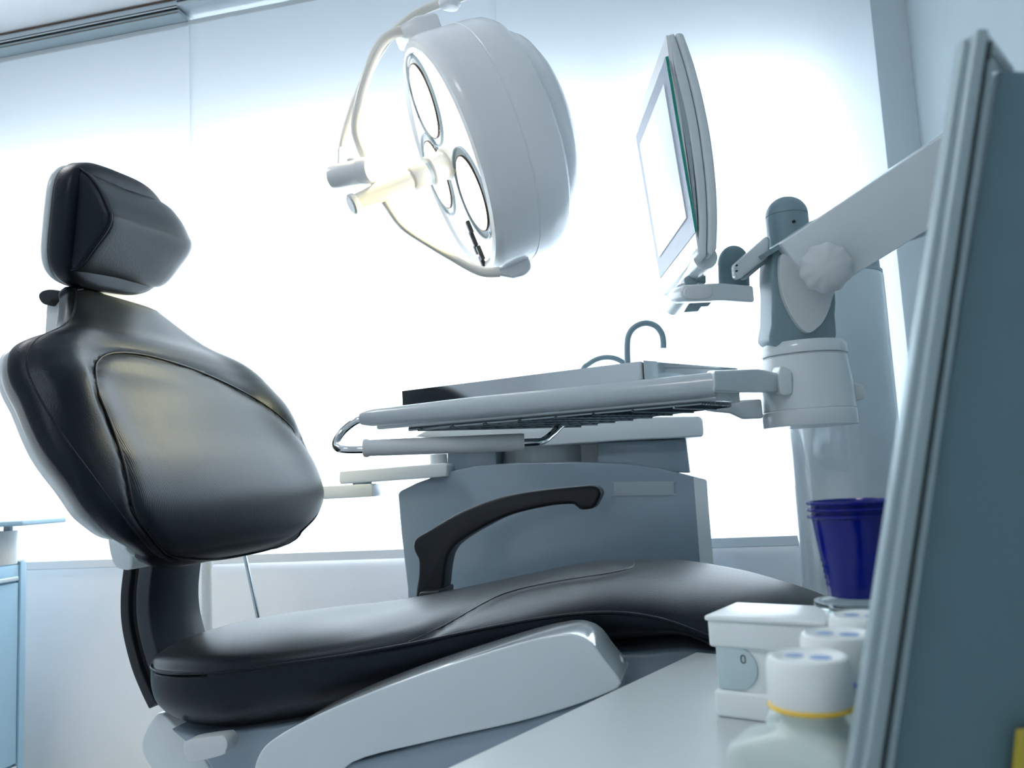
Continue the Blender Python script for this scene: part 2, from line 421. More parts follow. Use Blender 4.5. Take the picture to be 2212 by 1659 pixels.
bmw = loft(rings); bmesh.ops.recalc_face_normals(bmw, faces=bmw.faces); bw = BVHTree.FromBMesh(bmw)
WEDGE = link('head_cushion', bmw, LEATHER, HEAD, smooth=70)
link('cushion_piping', tube([V((pc.x+(p.x-pc.x)*1.003, HY0+.001, pc.z+(p.z-pc.z)*1.003)) for p in pp+pp[:1]], .0022, seg=8), LEATHER, HEAD, smooth=80)
for o_ in bpy.data.objects:      # the headrest is tipped slightly, its far end higher
    if o_.name in ('headrest', 'headrest_shell', 'head_cushion', 'cushion_piping'):
        y0_ = parent_world(o_.parent).y
        for v in o_.data.vertices:
            k_ = v.co.y+y0_-1.26; v.co.z += k_*.085; v.co.x -= k_*.05
# headrest neck, bracket and lever
nk = [(150, 612), (230, 612), (318, 610), (316, 650), (240, 640), (150, 650)]
link('headrest_neck', prism([Q(*p, y=1.36) for p in [(150, 596), (222, 596), (215, 660), (160, 660)]], (0, .17, 0)), WHITE, chair, bevel=.01)
link('headrest_bracket', prism([Q(*p, y=1.33) for p in [(100, 628), (152, 622), (162, 700), (158, 760), (92, 760)]], (0, .16, 0)), SMOOTHW, chair, bevel=.006)
lv = [(83, 638), (92, 628), (112, 625), (134, 630), (130, 640), (112, 646), (100, 658), (88, 652)]
link('release_lever', prism([Q(*p, y=1.31) for p in crpx(lv, 3)], (0, .10, 0)), DARKP, chair, bevel=.004)
# ---- curved dark support between seat and back
path = [Q(*p, y=1.33) for p in crpx([(318, 1180), (312, 1225), (305, 1290), (308, 1350), (325, 1420), (345, 1470), (362, 1505)], 6, False)]
def strap(path, t0, t1, y0, y1):
    out = []
    for i, p in enumerate(path):
        a = path[max(i-1, 0)]; b = path[min(i+1, len(path)-1)]; t = (b-a).normalized(); n = V((-t.z, 0, t.x))
        out.append([V((p.x, y0, p.z))+n*t0, V((p.x, y1, p.z))+n*t0, V((p.x, y1, p.z))+n*t1, V((p.x, y0, p.z))+n*t1])
    return loft(out)
SUP = link('back_support', strap(path, -.012, .016, 1.33, 1.482), NAVY, chair, bevel=.004)
link('support_rib', strap(path, -.040, -.012, 1.342, 1.472), BLACK, SUP)
link('support_rib', strap(path, -.044, -.026, 1.33, 1.482), DARKP, SUP, bevel=.003)
# ---- seat cushion
RIM = [(x, z) for x, z in [(Q(px, py, y=1.16).x, Q(px, py, y=1.16).z) for px, py in
       [(440, 1452), (600, 1434), (760, 1411), (900, 1386), (1060, 1353), (1210, 1328), (1330, 1321), (1430, 1335), (1500, 1360), (1620, 1410)]]]
RIM = [(-1.02, .622), (-.90, .624)]+RIM+[(.20, .575)]
FAR = [(-1.02, .60), (-.966, .640), (-.8, .664), (-.606, .683), (-.408, .711), (-.219, .741), (-.13, .748), (-.058, .746), (.044, .729), (.126, .704), (.24, .668)]
BOT = [(Q(px, py, y=1.16).x, Q(px, py, y=1.16).z) for px, py in [(420, 1590), (600, 1566), (800, 1532), (1000, 1490), (1150, 1446), (1310, 1412), (1400, 1401), (1500, 1398)]]
BOT = [(b0, b1-.018*max(0, min(1, (-.2-b0)/.5))) for b0, b1 in BOT]
BOT = [(-1.02, .525), (-.90, .522)]+BOT+[(.20, .60)]
BOT[-1] = (.20, .53); BOT = [b for b in BOT]
def hw(x):
    x0, x1 = -.965, .22
    w = .262
    if x < x0+.26: q = max(0, (x-x0)/.26); w *= (1-(1-q)**2.6)**(1/2.6)
    if x > x1-.12: q = max(0, (x1-x)/.12); w *= (1-(1-q)**3)**(1/3)
    return max(w, .004)
xsn = [-.965+.26*(1-math.cos(math.pi/2*k/16)) for k in range(17)]
k = xsn[-1]
while k < .09: k += .011; xsn.append(k)
xsn += [.22-(.22-xsn[-1])*math.cos(math.pi/2*j/12) for j in range(1, 13)]
def seat_ring(x, N=110):
    zr = lerp_table(RIM, x)[0]; zf = lerp_table(FAR, x)[0]; zb = lerp_table(BOT, x)[0]; w = hw(x); kk = w/.262
    dome = max(.004, (zf-zr)*.95)*kk**.5
    sag = .010*math.exp(-((x+.62)/.16)**2)
    out = []
    for k in range(N):
        a = 2*math.pi*k/N; c, s = math.cos(a), math.sin(a)
        if s >= 0:
            yy = w*sgp(c, .75); q = abs(yy/w); z = zr+dome*(1-q**2.6)**.8 - sag*(1-q**2)**2*kk
        else:
            yy = w*sgp(c, .32)*(1-.10*(-s)**3); z = zr-(zr-zb)*sgp(-s, .8)*(kk**.4)
            yy *= 1+.012*math.sin(math.pi*min(1, -s))
        out.append(V((x, YC+yy, z)))
    return out
bm = loft([seat_ring(x) for x in xsn])
bmesh.ops.recalc_face_normals(bm, faces=bm.faces); bm.normal_update()
TONG = crpx([(880, 1388), (960, 1352), (1040, 1306), (1090, 1282), (1160, 1264), (1240, 1250), (1310, 1240), (1360, 1228), (1371, 1217), (1360, 1207), (1325, 1200), (1290, 1198), (1100, 1200), (500, 1290), (300, 1380), (330, 1440), (600, 1440)], 5)
for v in list(bm.verts):
    if v.normal.z < .15: continue
    x, y = proj(v.co); d = pdist(x, y, TONG)
    v.co += v.normal*(-.004*math.exp(-(d/8)**2)+(.005*min(1, d/22) if inpoly(x, y, TONG) else 0))
bvh_s = BVHTree.FromBMesh(bm)
SEAT = link_raw('seat_cushion', bm, LEATHER, chair)
seam_on(bvh_s, [(882, 1388), (960, 1352), (1040, 1306), (1090, 1282), (1160, 1264), (1240, 1250), (1310, 1240), (1358, 1229), (1370, 1218), (1360, 1209), (1325, 1202)], .0014, 'seat_seam', SEAT)
ppts = []
for x in xsn: ppts.append(V((x, YC-hw(x)-.0015, lerp_table(RIM, x)[0]-.001)))
for x in reversed(xsn): ppts.append(V((x, YC+hw(x)+.0015, lerp_table(RIM, x)[0]-.001)))
link('seat_piping', tube(smoothpts(ppts, 2), .0024, seg=8), LEATHER, SEAT, smooth=80)
# ---- seat underside and base
un = [(360, 1575), (420, 1592), (600, 1567), (900, 1511), (1150, 1447), (1310, 1413), (1480, 1400), (1800, 1440), (1600, 1500), (1310, 1520), (1000, 1640), (600, 1700), (480, 1710), (440, 1640), (405, 1610)]
link('seat_frame', prism([Q(*p, y=1.20) for p in un], (0, .44, 0)), PEDM, chair, bevel=.012, label='grey white lacquered seat frame')
cv = [(345, 1540), (320, 1565), (306, 1600), (308, 1630), (330, 1665), (360, 1700), (420, 1760), (470, 1800), (470, 1700), (415, 1600), (380, 1570)]
link('rear_cover', prism([Q(*p, y=1.36) for p in crpx(cv, 4)], (0, .16, 0)), WHITE, chair, bevel=.02)
link('base_column', box((-.72, 1.26, .05), (-.18, 1.58, .50)), WHITE, chair, bevel=.03)
link('floor_plate', box((-.95, 1.20, 0), (.05, 1.64, .05)), WHITE, chair, bevel=.015)
bt = [(396, 1612), (405, 1600), (470, 1590), (484, 1592), (491, 1605), (488, 1622), (478, 1632), (420, 1646), (408, 1643), (398, 1630)]
link('adjustment_pad', prism([Q(*p, y=1.14) for p in crpx(bt, 4)], (0, .03, 0)), SMOOTHW, chair, bevel=.004)
lw = [(1310, 1412), (1410, 1400), (1510, 1397), (1640, 1420), (1640, 1500), (1480, 1500), (1330, 1470)]
# ---- armrest on the far side
arm = [(892, 1180), (898, 1163), (930, 1143), (1000, 1103), (1080, 1074), (1160, 1059), (1245, 1050), (1284, 1049), (1298, 1064), (1290, 1085), (1280, 1098), (1255, 1101),
       (1244, 1094), (1232, 1089), (1180, 1094), (1100, 1113), (1040, 1141), (990, 1172), (970, 1195), (962, 1225), (950, 1290), (900, 1300), (903, 1240), (903, 1210), (896, 1195)]
ARM = link('armrest', prism([Q(*p, y=1.70) for p in crpx(arm, 4)], (0, .06, 0)), DARKP, chair, bevel=.009, seg=4)
link('armrest_mount', prism([Q(*p, y=1.66) for p in [(905, 1280), (950, 1275), (945, 1350), (895, 1350)]], (0, .10, 0)), DARKP, ARM, bevel=.004)

# ================================================================== hose and rod behind the chair
hp = thing('suction_hose', Q(448, 1300, y=1.9), 'grey corrugated suction hose hanging behind the backrest support', 'hose')
bm = bmesh.new(); prf = []
p0, p1 = Q(447, 1180, y=1.9), Q(447, 1470, y=1.9); Lh = (p1-p0).length; nn = int(Lh/.0045)
for i in range(nn+1): prf.append((.0125+.0012*(i % 2), i*Lh/nn))
link('corrugated_tube', lathe(p0, p1-p0, prf, 20), SMOOTHW, hp, smooth=80)
link('floor_fitting', tube([p1, V((p1.x, p1.y, .02))], .014), SMOOTHW, hp)
rd = tag(link('blind_rod', tube([Q(518, 1150, y=2.1), Q(560, 1345, y=2.1), V((Q(570, 1380, y=2.1).x+.06, 2.1, 0))], .0052), STEEL), 'thin grey metal rod slanting between the black seat and backrest', 'rod')

# ================================================================== OPERATING LAMP
LC = Q(964, 350, d=1.75)
la = (RT*.905+UP*.372+FW*.215).normalized()       # axis from lit face to back
lm = (-UP+RT*.42); lm = (lm-la*lm.dot(la)).normalized(); lk = la.cross(lm).normalized()   # lm: down the face
if lk.dot(RT) > 0: lk = -lk                                          # lk: towards the left of the picture
RL = .252
lamp = thing('operating_lamp', LC+la*.1, 'large round white operating lamp, lit, hanging above the chair', 'operating lamp')
def LP(m, k, a): return LC+lm*m*RL+lk*k*RL+la*a
DR = link('lamp_housing', lathe(LC, la, [(.218, .012), (.222, .004), (.232, -.001), (.243, .002), (.250, .010), (.2525, .022), (.2525, .0925), (.2512, .0935), (.2512, .0955), (.2525, .0965), (.2520, .125), (.249, .150), (.240, .166), (.215, .180), (.20, .184)], 96), LAMPW, lamp, smooth=30)
link('rear_dome', lathe(LC-lm*.012, la, [(.205, .175), (.202, .195), (.19, .215), (.165, .232), (.12, .244), (.06, .25), (0, .251)], 72), LAMPW, lamp)
FC = link('face_glass', lathe(LC, la, [(0, .006), (.219, .006), (.219, .02), (0, .02)], 72), FACE, lamp)
for ang in (184, 97, -40):
    a = math.radians(ang); c = LP(.525*math.cos(a), .525*math.sin(a), .0)
    rr = .095
    rg = link('reflector_ring', lathe(c, la, [(rr-.003, .006), (rr-.003, .001), (rr, .0005), (rr+.001, .006)], 64), GREYP, FC)
    link('reflector', lathe(c, la, [(0, -.001), (rr*.78, .001), (rr*.80, .0055), (0, .0055)], 64), LENS, FC)
    link('reflector_band', lathe(c, la, [(rr*.80, .0055), (rr*.80, .0012), (rr*.82, .0012), (rr*.82, .0055)], 64), BROWN, FC)
    for b in (30, 150, 270):
        b = math.radians(b+ang); cc = c+(lm*math.cos(b)+lk*math.sin(b))*(rr*.97)
        link('clip', cyl(cc, la, .0035, .006, 10), GREYP, FC)
for i, (m, k, s) in enumerate([(.56, .13, .016), (.66, .16, .02), (.745, .20, .012), (.80, .12, .018), (.86, .17, .014)]):
    c = LP(m, k, 0); link('keypad_key', obox(c-lm*s-lk*.006-la*.003, lm*s*1.7, lk*.014, la*.008), BLACK, FC, bevel=.001)
# handle
hd = -(RT*.93+UP*(-.30)*-1*0+UP*0+FW*.10)
h0 = LP(.02, -.02, 0); tip = Q(757, 443, d=1.66); ha = (tip-h0).normalized(); hl = (tip-h0).length
HD = link('handle', lathe(h0, ha, [(.034, -.01), (.034, .006), (.028, .008), (.027, .014), (.031, .016), (.0315, .044), (.029, .047), (.026, .048), (.026, .055), (.0275, .056), (.0275, .086), (.0255, .089), (.0205, .090), (.0205, .095), (.0225, .096), (.0220, .13), (.0200, .17), (.0175, hl*.85), (.0165, hl-.012)], 40), CREAM, lamp, smooth=40)
link('handle_tip', lathe(h0, ha, [(.019, hl-.014), (.021, hl-.010), (.021, hl-.003), (.017, hl)], 36), SMOOTHW, HD)
link('handle_collar', lathe(h0, ha, [(.0272, .0475), (.0272, .0555)], 40), GREYP, HD)
# top and bottom pivots
tb = [(852, 60), (848, 76), (905, 84), (955, 62), (948, 38), (942, 24), (896, 32)]
link('top_pivot', prism([Q(*p, d=1.74) for p in tb], FW*.085), LAMPW, lamp, bevel=.008)
link('top_pivot_collar', tube([Q(922, 62, d=1.79), Q(931, 96, d=1.79)], .032, seg=32), LAMPW, lamp)
bb = [(1062, 592), (1108, 600), (1135, 594), (1149, 578), (1144, 556), (1120, 556), (1090, 572)]
link('bottom_pivot', prism([Q(*p, d=1.76) for p in bb], FW*.075), LAMPW, lamp, bevel=.008)
link('bottom_pivot_collar', tube([Q(1120, 572, d=1.81), Q(1112, 545, d=1.81)], .03, seg=32), LAMPW, lamp)
yk = [(868, 66), (848, 74), (828, 88), (812, 112), (797, 150), (781, 200), (771, 250), (770, 285), (780, 318), (795, 352), (806, 384), (820, 412), (842, 446), (872, 486), (925, 522), (980, 555), (1020, 578), (1048, 588), (1080, 588)]
ys = cr([Q(x, y, d=1.70) for x, y in yk], 5)
link('yoke', tube(ys, .0105, seg=20), CREAM, lamp, smooth=80)
jc0, jc1 = Q(716, 384, d=1.70), Q(812, 364, d=1.66)
JN = link('arm_joint', lathe(jc0, jc1-jc0, [(0, 0), (.018, 0), (.0235, .004), (.025, .012), (.025, .068), (.0245, .069), (.0245, .071), (.0265, .072), (.0265, .090), (.024, .094), (0, .094)], 36), LAMPW, lamp)
link('joint_stub', tube([Q(762, 345, d=1.68), Q(762, 360, d=1.68)], .012), LAMPW, JN)
am = [(741, 356), (741, 322), (748, 285), (762, 235), (785, 180), (812, 125), (838, 85), (872, 50), (915, 22), (958, 6), (1010, -12), (1080, -60), (1140, -150)]
link('support_arm', tube(cr([Q(x, y, d=1.78+.0*i) for i, (x, y) in enumerate(am)], 5), [.0095]*61, seg=18), CREAM, lamp, smooth=80)
link('arm_collar', tube([Q(740, 366, d=1.72), Q(741, 326, d=1.78)], .0115), LAMPW, lamp)
link('arm_disc', lathe(Q(970, 12, d=1.74), UP+RT*.12, [(0, -.006), (.020, -.004), (.024, .003), (.022, .012), (0, .014)], 36), LAMPW, lamp)
# ceiling suspension (outside the frame)
tp = Q(1140, -150, d=1.78)
link('ceiling_pole', tube([V((tp.x, tp.y, tp.z-.02)), V((tp.x, tp.y, ZC-.001))], .022, seg=24), LAMPW, lamp)
for ang in (184, 97, -40):
    a = math.radians(ang); c = LP(.525*math.cos(a), .525*math.sin(a), -.012)
    L_ = bpy.data.lights.new('reflector_beam', 'SPOT'); L_.energy = 26; L_.color = (1, .84, .42); L_.spot_size = math.radians(75); L_.spot_blend = .8; L_.shadow_soft_size = .08
    lo = bpy.data.objects.new('reflector_beam', L_); COL.objects.link(lo); lo.location = c
    lo.rotation_euler = (V((-.82, 1.62, 1.24))-c).to_track_quat('-Z', 'Y').to_euler()

# ================================================================== MONITOR
VPM = (ray(1100, 1025)).normalized()
mon = thing('monitor', Q(1500, 590, d=1.45), 'tilted flat monitor with green edged glass front, seen from its side', 'monitor')
def at(px, d=1.3): return [Q(*p, d=d) for p in px]
outer = crpx([(1476, 68), (1501, 140), (1524, 230), (1540, 320), (1549, 410), (1551, 480), (1549, 535)], 5, False)
innr = crpx([(1506, 545), (1510, 480), (1503, 390), (1488, 290), (1465, 180), (1440, 76)], 5, False)
midl = crpx([(1458, 70), (1483, 150), (1508, 260), (1524, 380), (1529, 470), (1528, 545)], 5, False)
W_ = .30
link('rear_shell', prism(at(midl+[(1540, 552)]+outer[::-1]), VPM*W_), WHITE, mon, bevel=.006)
link('front_shell', prism(at(innr[::-1]+[(1512, 552), (1526, 556)]+[(x-1.5, y) for x, y in midl[::-1]]), VPM*W_), WHITE, mon, bevel=.005)
link('bezel_face', prism(at([(1439, 76), (1446, 76), (1513, 548), (1509, 548), (1448, 150)]), VPM*W_), LAMPW, mon)
link('inner_frame', prism(at(crpx([(1447, 132), (1468, 190), (1486, 270), (1500, 390), (1507, 500), (1504, 500), (1494, 400), (1476, 280)], 4)), VPM*W_), GREYP, mon)
gl = at([(1437, 124), (1443, 122), (1506, 497), (1501, 503)])
G = link('glass_plate', prism(gl, VPM*(W_+.005)), GLASSW, mon)
link('glass_edge', prism([p-VPM*.0015 for p in gl], VPM*.002), GREEN, G)
A0, A1 = Q(1437, 124, d=1.3), Q(1501, 503, d=1.3); dv = (A1-A0)
sn = -(dv.cross(VPM)).normalized()
if sn.dot(CAM-A0) < 0: sn = -sn
link('display', obox(A0+dv*.10+VPM*.03+sn*.0012, dv*.78, VPM*(W_-.055), sn*.0006), SCREEN, G)
MT = link('tilt_barrel', tube([Q(1524, 556, d=1.33), Q(1478, 612, d=1.52)], .019, seg=28), WHITE, mon)
link('mount_arm', prism(at([(1506, 608), (1506, 640), (1483, 640), (1478, 600), (1524, 572), (1526, 612)], 1.40), VPM*.03), TEALG, mon, bevel=.003)
link('mount_block', prism(at([(1470, 628), (1478, 615), (1560, 611), (1628, 617), (1631, 653), (1565, 648), (1485, 650), (1474, 643)], 1.36), FW*.05-RT*.012), WHITE, mon, bevel=.004)
link('block_badge', prism(at(crpx([(1478, 632), (1488, 619), (1530, 617), (1539, 630), (1530, 643), (1488, 645)], 4), 1.355), FW*.008), SMOOTHW, mon, bevel=.001)
link('pivot_cylinder', tube([Q(1478, 632, d=1.40), Q(1455, 662, d=1.50)], .016, seg=28), WHITE, mon)
link('cable_guide', prism(at([(1490, 655), (1537, 653), (1530, 661), (1515, 662), (1508, 672), (1478, 674)], 1.37), FW*.01), TEALG, mon)
ax = Q(1582, 620, d=1.44)
link('dome_post', lathe(Q(1586, 628, d=1.44), UP*.99+RT*-.03, [(.026, 0), (.0258, .045), (.0262, .046)]+[(.0262*math.cos(q*math.pi/24), .047+.031*math.sin(q*math.pi/24)) for q in range(12)]+[(0, .078)], 36), TEALG, mon, smooth=50)
link('link_arm', prism(at([(1588, 570), (1656, 509), (1662, 520), (1660, 556), (1600, 602), (1590, 598)], 1.36), FW*.03), WHITE, mon, bevel=.006)
link('link_cover', prism(at([(1632, 530), (1656, 509), (1664, 516), (1662, 562), (1612, 604), (1606, 598), (1632, 572)], 1.372), FW*.026), GREYP, mon, bevel=.004)
for yq in (573, 585): link('screw', cyl(Q(1592, yq, d=1.357), FW, .0016, .006, 10), BLACK, mon)

# ================================================================== DELIVERY COLUMN, ARM, HUB
HC = Q(1742, 830, d=1.38)
HB = V((HC.x, HC.y, Q(1742, 922, d=1.38).z)); ht = Q(1742, 742, d=1.38).z-HB.z
dl = thing('delivery_arm', HB, 'white swivelling delivery arm with hub, dome post, fluted knob and broad sloping beam', 'delivery arm')
link('hub', lathe(HB, Z, [(.0735, 0), (.0745, .002), (.0745, .024), (.0735, .0255), (.0725, .026), (.0735, .027), (.072, .07), (.067, ht-.024), (.0655, ht-.0225), (.0655, ht-.021)], 64), WHITE, dl, smooth=30)
link('hub_cap', lathe(HB, Z, [(.069, ht-.0205), (.0695, ht-.019), (.0685, ht-.006), (.064, ht), (0, ht)], 64), WHITE, dl, smooth=40)
eb = [(1672, 545), (1690, 532), (1740, 560), (1795, 600), (1806, 640), (1805, 680), (1797, 745), (1672, 748), (1668, 700), (1669, 640), (1666, 590)]
link('elbow', prism([Q(*p, d=1.345) for p in crpx(eb, 3)], FW*.07), TEALG, dl, bevel=.012, seg=4)
sh_ = crpx([(1690, 548), (1720, 565), (1800, 610), (1797, 650), (1782, 690), (1762, 712), (1745, 719), (1726, 704), (1704, 668), (1690, 630), (1685, 585)], 4)
link('elbow_shield', prism([Q(*p, d=1.332) for p in sh_], FW*.03), SMOOTHW, dl, bevel=.006)
bp_ = [(1685, 527), (1770, 468), (1860, 409), (1950, 349), (2040, 290), (2110, 243), (2110, 430), (2012, 482), (1925, 530), (1824, 604), (1757, 613)]
bd = [1.335-(p[0]-1685)*.00022 for p in bp_]
BM = link('beam', prism([Q(*p, d=d) for p, d in zip([(1685, 526), (2110, 243), (2112, 430), (1830, 604), (1757, 613)], [1.32, 1.24, 1.24, 1.30, 1.32])], FW*.085), WHITE, dl, bevel=.0025)
link('beam_end_plate', prism([Q(*p, d=1.33) for p in [(1650, 548), (1684, 526), (1690, 534), (1655, 556)]], FW*.09), TEALG, dl)
link('knob', lathe(Q(1783, 579, d=1.298), CAM-Q(1783, 579, d=1.298)+RT*.1, [(.018, -.02), (.018, 0), (.030, 0), (.0365, .004), (.0385, .010), (.038, .018), (.034, .026), (.026, .033), (.014, .037), (0, .038)], 96, flute=(10, .036)), SMOOTHW, dl, smooth=60)
PD = V(Q(1704, 520, d=1.44))
zt = Q(1702, 428, d=1.44).z; zl = Q(1704, 466, d=1.44).z; zb_ = zl-.09; rp = .0355
link('post', lathe((PD.x, PD.y, zb_), Z, [(rp, 0), (rp, zl-zb_-.001)], 48), TEALG, dl)
link('post_dome', lathe((PD.x, PD.y, zl), Z, [(rp-.001, -.001), (rp-.001, .0006)]+[(rp*math.cos(q*math.pi/28), .0008+.0335*math.sin(q*math.pi/28)) for q in range(14)]+[(0, .0343)], 48), TEALG, dl, smooth=60)
sc = Q(1716, 478, d=1.402); link('screw_hole', cyl(sc, FW, .0024, .01, 12), BLACK, dl)
link('lever', prism([Q(*p, d=1.36) for p in crpx([(1828, 829), (1862, 831), (1870, 846), (1866, 862), (1830, 866)], 3)], FW*.03), SMOOTHW, dl, bevel=.003)
link('lower_beam', prism([Q(*p, d=1.33) for p in [(1905, 532), (1962, 498), (2110, 455), (2112, 475), (1910, 537)]], FW*.07), STEEL, dl, bevel=.002)
ep = Q(2112, 350, d=1.27)
link('end_post', lathe((ep.x, ep.y, 0), Z, [(.045, 0), (.045, ep.z-.01), (.03, ep.z+.01), (0, ep.z+.015)], 32), WHITE, dl, smooth=50)
# main column
cc = Q(1818, 900, d=1.76); zt = Q(1850, 566, d=1.76).z; zr_ = Q(1880, 568, d=1.68).z
colm = thing('support_column', (cc.x, cc.y, 0), 'tall thick glossy white round column behind the delivery arm hub', 'column')
link('shaft', lathe((cc.x, cc.y, 0), Z, [(.125, 0), (.118, .03), (.110, .3), (.109, zr_-.012), (.1075, zr_-.008)], 72), GLOSS, colm, smooth=40)
link('collar_ring', lathe((cc.x, cc.y, 0), Z, [(.106, zr_-.008), (.108, zr_-.006), (.108, zr_)], 72), GREYP, colm)
link('column_head', lathe((cc.x, cc.y, 0), Z, [(.104, zr_), (.102, zr_+.05), (.09, zr_+.06), (0, zr_+.062)], 72), TEALG, colm)

# ================================================================== INSTRUMENT TABLE
tb_ = thing('instrument_table', Q(1100, 880, z=1.0), 'long white swing-out instrument table with rounded front rail and wire grid underside', 'instrument table')
TZ = 1.022
a_, b_ = Q(782, 902, z=TZ), Q(1545, 828, z=TZ)
dd = (b_-a_).normalized(); nn_ = V((-dd.y, dd.x, 0))
path = [a_+(b_-a_)*t for t in [i/30 for i in range(31)]]
rings = []
for i, p in enumerate(path):
    t = i/30; r = .0150+.0035*min(1, t*3); end = 1
    if i == 0: end = .75
    rings.append([p+nn_*(r*.9*end*math.cos(q))+Z*(r*end*math.sin(q)-.002) for q in (2*math.pi*k/24 for k in range(24))])
link('front_rail', loft(rings), mat('grey_white_rail', (.46, .53, .57), .3, coat=.5), tb_, smooth=50)
C_, D_ = Q(1600, 868, z=1.0), Q(1240, 917, z=1.0)
A2, B2 = Q(800, 912, z=1.006), b_+V((0, 0, -.016))
q0, q1 = a_+nn_*.014+dd*.02, b_+nn_*.014-dd*.004
pl = [V((q0.x, q0.y, .999)), V((q1.x, q1.y, .999)), V((C_.x, C_.y, .999)), V((D_.x, D_.y, .999))]
link('table_top', prism(pl, Z*.022), WHITE, tb_, bevel=.003)
bm = bmesh.new()
for i in range(1, 13):
    t = i/13; p = pl[0].lerp(pl[3], t); q = pl[1].lerp(pl[2], t)
    tube([p.lerp(q, .06)+V((0, 0, -.003)), p.lerp(q, .96)+V((0, 0, -.003))], .0032, bm, 8)
for i in range(1, 9):
    t = i/9; p = pl[0].lerp(pl[1], t); q = pl[3].lerp(pl[2], t)
    tube([p.lerp(q, .05)+V((0, 0, -.006)), p.lerp(q, .95)+V((0, 0, -.006))], .0022, bm, 8)
link('wire_grid', bm, BRUSH, tb_)
# side bracket to the hub
sb = [Q(1545, 802, d=1.20), Q(1545, 850, d=1.20), Q(1690, 850, d=1.33), Q(1690, 815, d=1.33)]
link('side_arm', prism([Q(1543, 800, d=1.20), Q(1640, 797, d=1.30), Q(1690, 808, d=1.335), Q(1688, 848, d=1.335), Q(1638, 848, d=1.30), Q(1543, 848, d=1.20)], FW*.05+RT*.0), WHITE, tb_, bevel=.004)
link('arm_collar', prism([Q(*p, d=1.318) for p in crpx([(1684, 796), (1700, 795), (1710, 806), (1712, 840), (1708, 851), (1686, 851)], 3)], FW*.05), WHITE, tb_, bevel=.003)
link('under_bracket', prism([Q(1540, 868, d=1.36), Q(1646, 862, d=1.36), Q(1650, 904, d=1.36), Q(1606, 906, d=1.36), Q(1578, 893, d=1.36), Q(1540, 890, d=1.36)], FW*.06), WHITE, tb_, bevel=.004)
hn = cr([Q(x, y, d=d) for x, y, d in [(790, 905, 1.50), (768, 910, 1.50), (742, 930, 1.50), (727, 952, 1.49), (728, 966, 1.48), (745, 971, 1.47), (795, 971, 1.47), (960, 965, 1.46), (1135, 956, 1.46), (1170, 953, 1.48), (1192, 938, 1.52), (1215, 916, 1.57), (1235, 902, 1.6)]], 6)
HH = link('handle_bar', tube(hn, .0068, seg=16), CHROME, tb_, smooth=80)
g0, g1 = Q(790, 968, d=1.47), Q(1133, 955, d=1.46)
link('handle_grip', lathe(g0, g1-g0, [(.010, -.004), (.0155, -.003), (.0165, .002), (.014, .008), (.0145, .012), (.0155, (g1-g0).length-.004), (.014, (g1-g0).length), (.007, (g1-g0).length)], 28), SMOOTHW, HH, smooth=50)
# steel dish on the table
TP, TZ0 = 1.070, 1.0215
l0, r0, f0 = Q(867, 845, z=TP), Q(1390, 780, z=TP), Q(1600, 796, z=TP)
f1 = l0+(f0-r0)
dish = thing('steel_tray', (l0+f0)/2-Z*.045, 'shiny steel instrument tray lying on the white instrument table', 'tray')
ring = []
cor = [l0, r0, f0, f1]
for i in range(4):
    p, a, b = cor[i], cor[i-1], cor[(i+1) % 4]; u = (a-p).normalized(); w = (b-p).normalized(); rad = .003 if i == 0 else .014
    for t in (0, .25, .5, .75, 1): ring.append(p+u*rad*(1-t)**2+w*rad*t**2)
ce = sum(ring, V())/len(ring)
def rr_(s, z): return [V((ce.x+(p.x-ce.x)*s, ce.y+(p.y-ce.y)*s, z)) for p in ring]
link('tray_wall', loft([rr_(.99, TZ0), rr_(1, TZ0+.004), rr_(1.0, TP), rr_(.993, TP+.0005), rr_(.985, TP-.001), rr_(.985, TZ0+.003)]), STEEL, dish, smooth=40)
link('corner_clip', prism([V((r0.x, r0.y, TZ0+.002))+V((0, -.004, 0)), V((r0.x+.02, r0.y+.02, TZ0+.002)), V((r0.x+.018, r0.y+.024, TZ0+.002)), V((r0.x-.004, r0.y+.002, TZ0+.002))], Z*.047), CHROME, dish)

# ================================================================== CUSPIDOR UNIT
PY = 1.95
ped = thing('cuspidor_unit', (-.38, PY+.2, 0), 'bulky grey white cuspidor unit with arched front standing behind the chair', 'dental unit')
pf = [(859, 1068), (863, 1061), (900, 1043), (960, 1021), (1030, 1006), (1120, 999), (1240, 997), (1340, 1001), (1420, 1011), (1497, 1029), (1527, 1036), (1531, 1100), (1534, 1200)]
pts = [Q(*p, y=PY) for p in pf]; pts += [V((pts[-1].x+.004, PY, 0)), V((Q(884, 1290, y=PY).x, PY, 0)), Q(880, 1270, y=PY), Q(866, 1150, y=PY)]
link('front_cover', prism(pts, (0, .06, 0)), PEDM, ped, bevel=.008)
p2 = [V((p.x-.006 if p.x > -.3 else p.x+.004, p.y+.0605, p.z-.002 if p.z > .1 else p.z)) for p in pts]
link('body', prism(p2, (0, .30, 0)), PEDM, ped, bevel=.008)
e0 = [Q(1498, 1031, y=PY-.004), Q(1526, 1037, y=PY-.004)]
link('side_post', prism([e0[0], e0[1], V((e0[1].x+.004, PY-.004, 0)), V((e0[0].x, PY-.004, 0))], (0, .004, 0)), WHITE, ped)
link('name_plate', prism([Q(*p, y=PY-.0015) for p in crpx([(1326, 1044), (1330, 1041), (1452, 1040), (1455, 1043), (1456, 1066), (1453, 1069), (1330, 1071), (1326, 1068)], 2)], (0, .003, 0)), mat('grey_plate', (.36, .43, .47), .4), ped)
bs = [(896, 943), (915, 932), (960, 918), (1080, 908), (1300, 902), (1510, 899), (1518, 906), (1520, 938), (1516, 943), (1340, 951), (1200, 961), (1150, 963), (1060, 958), (960, 948)]
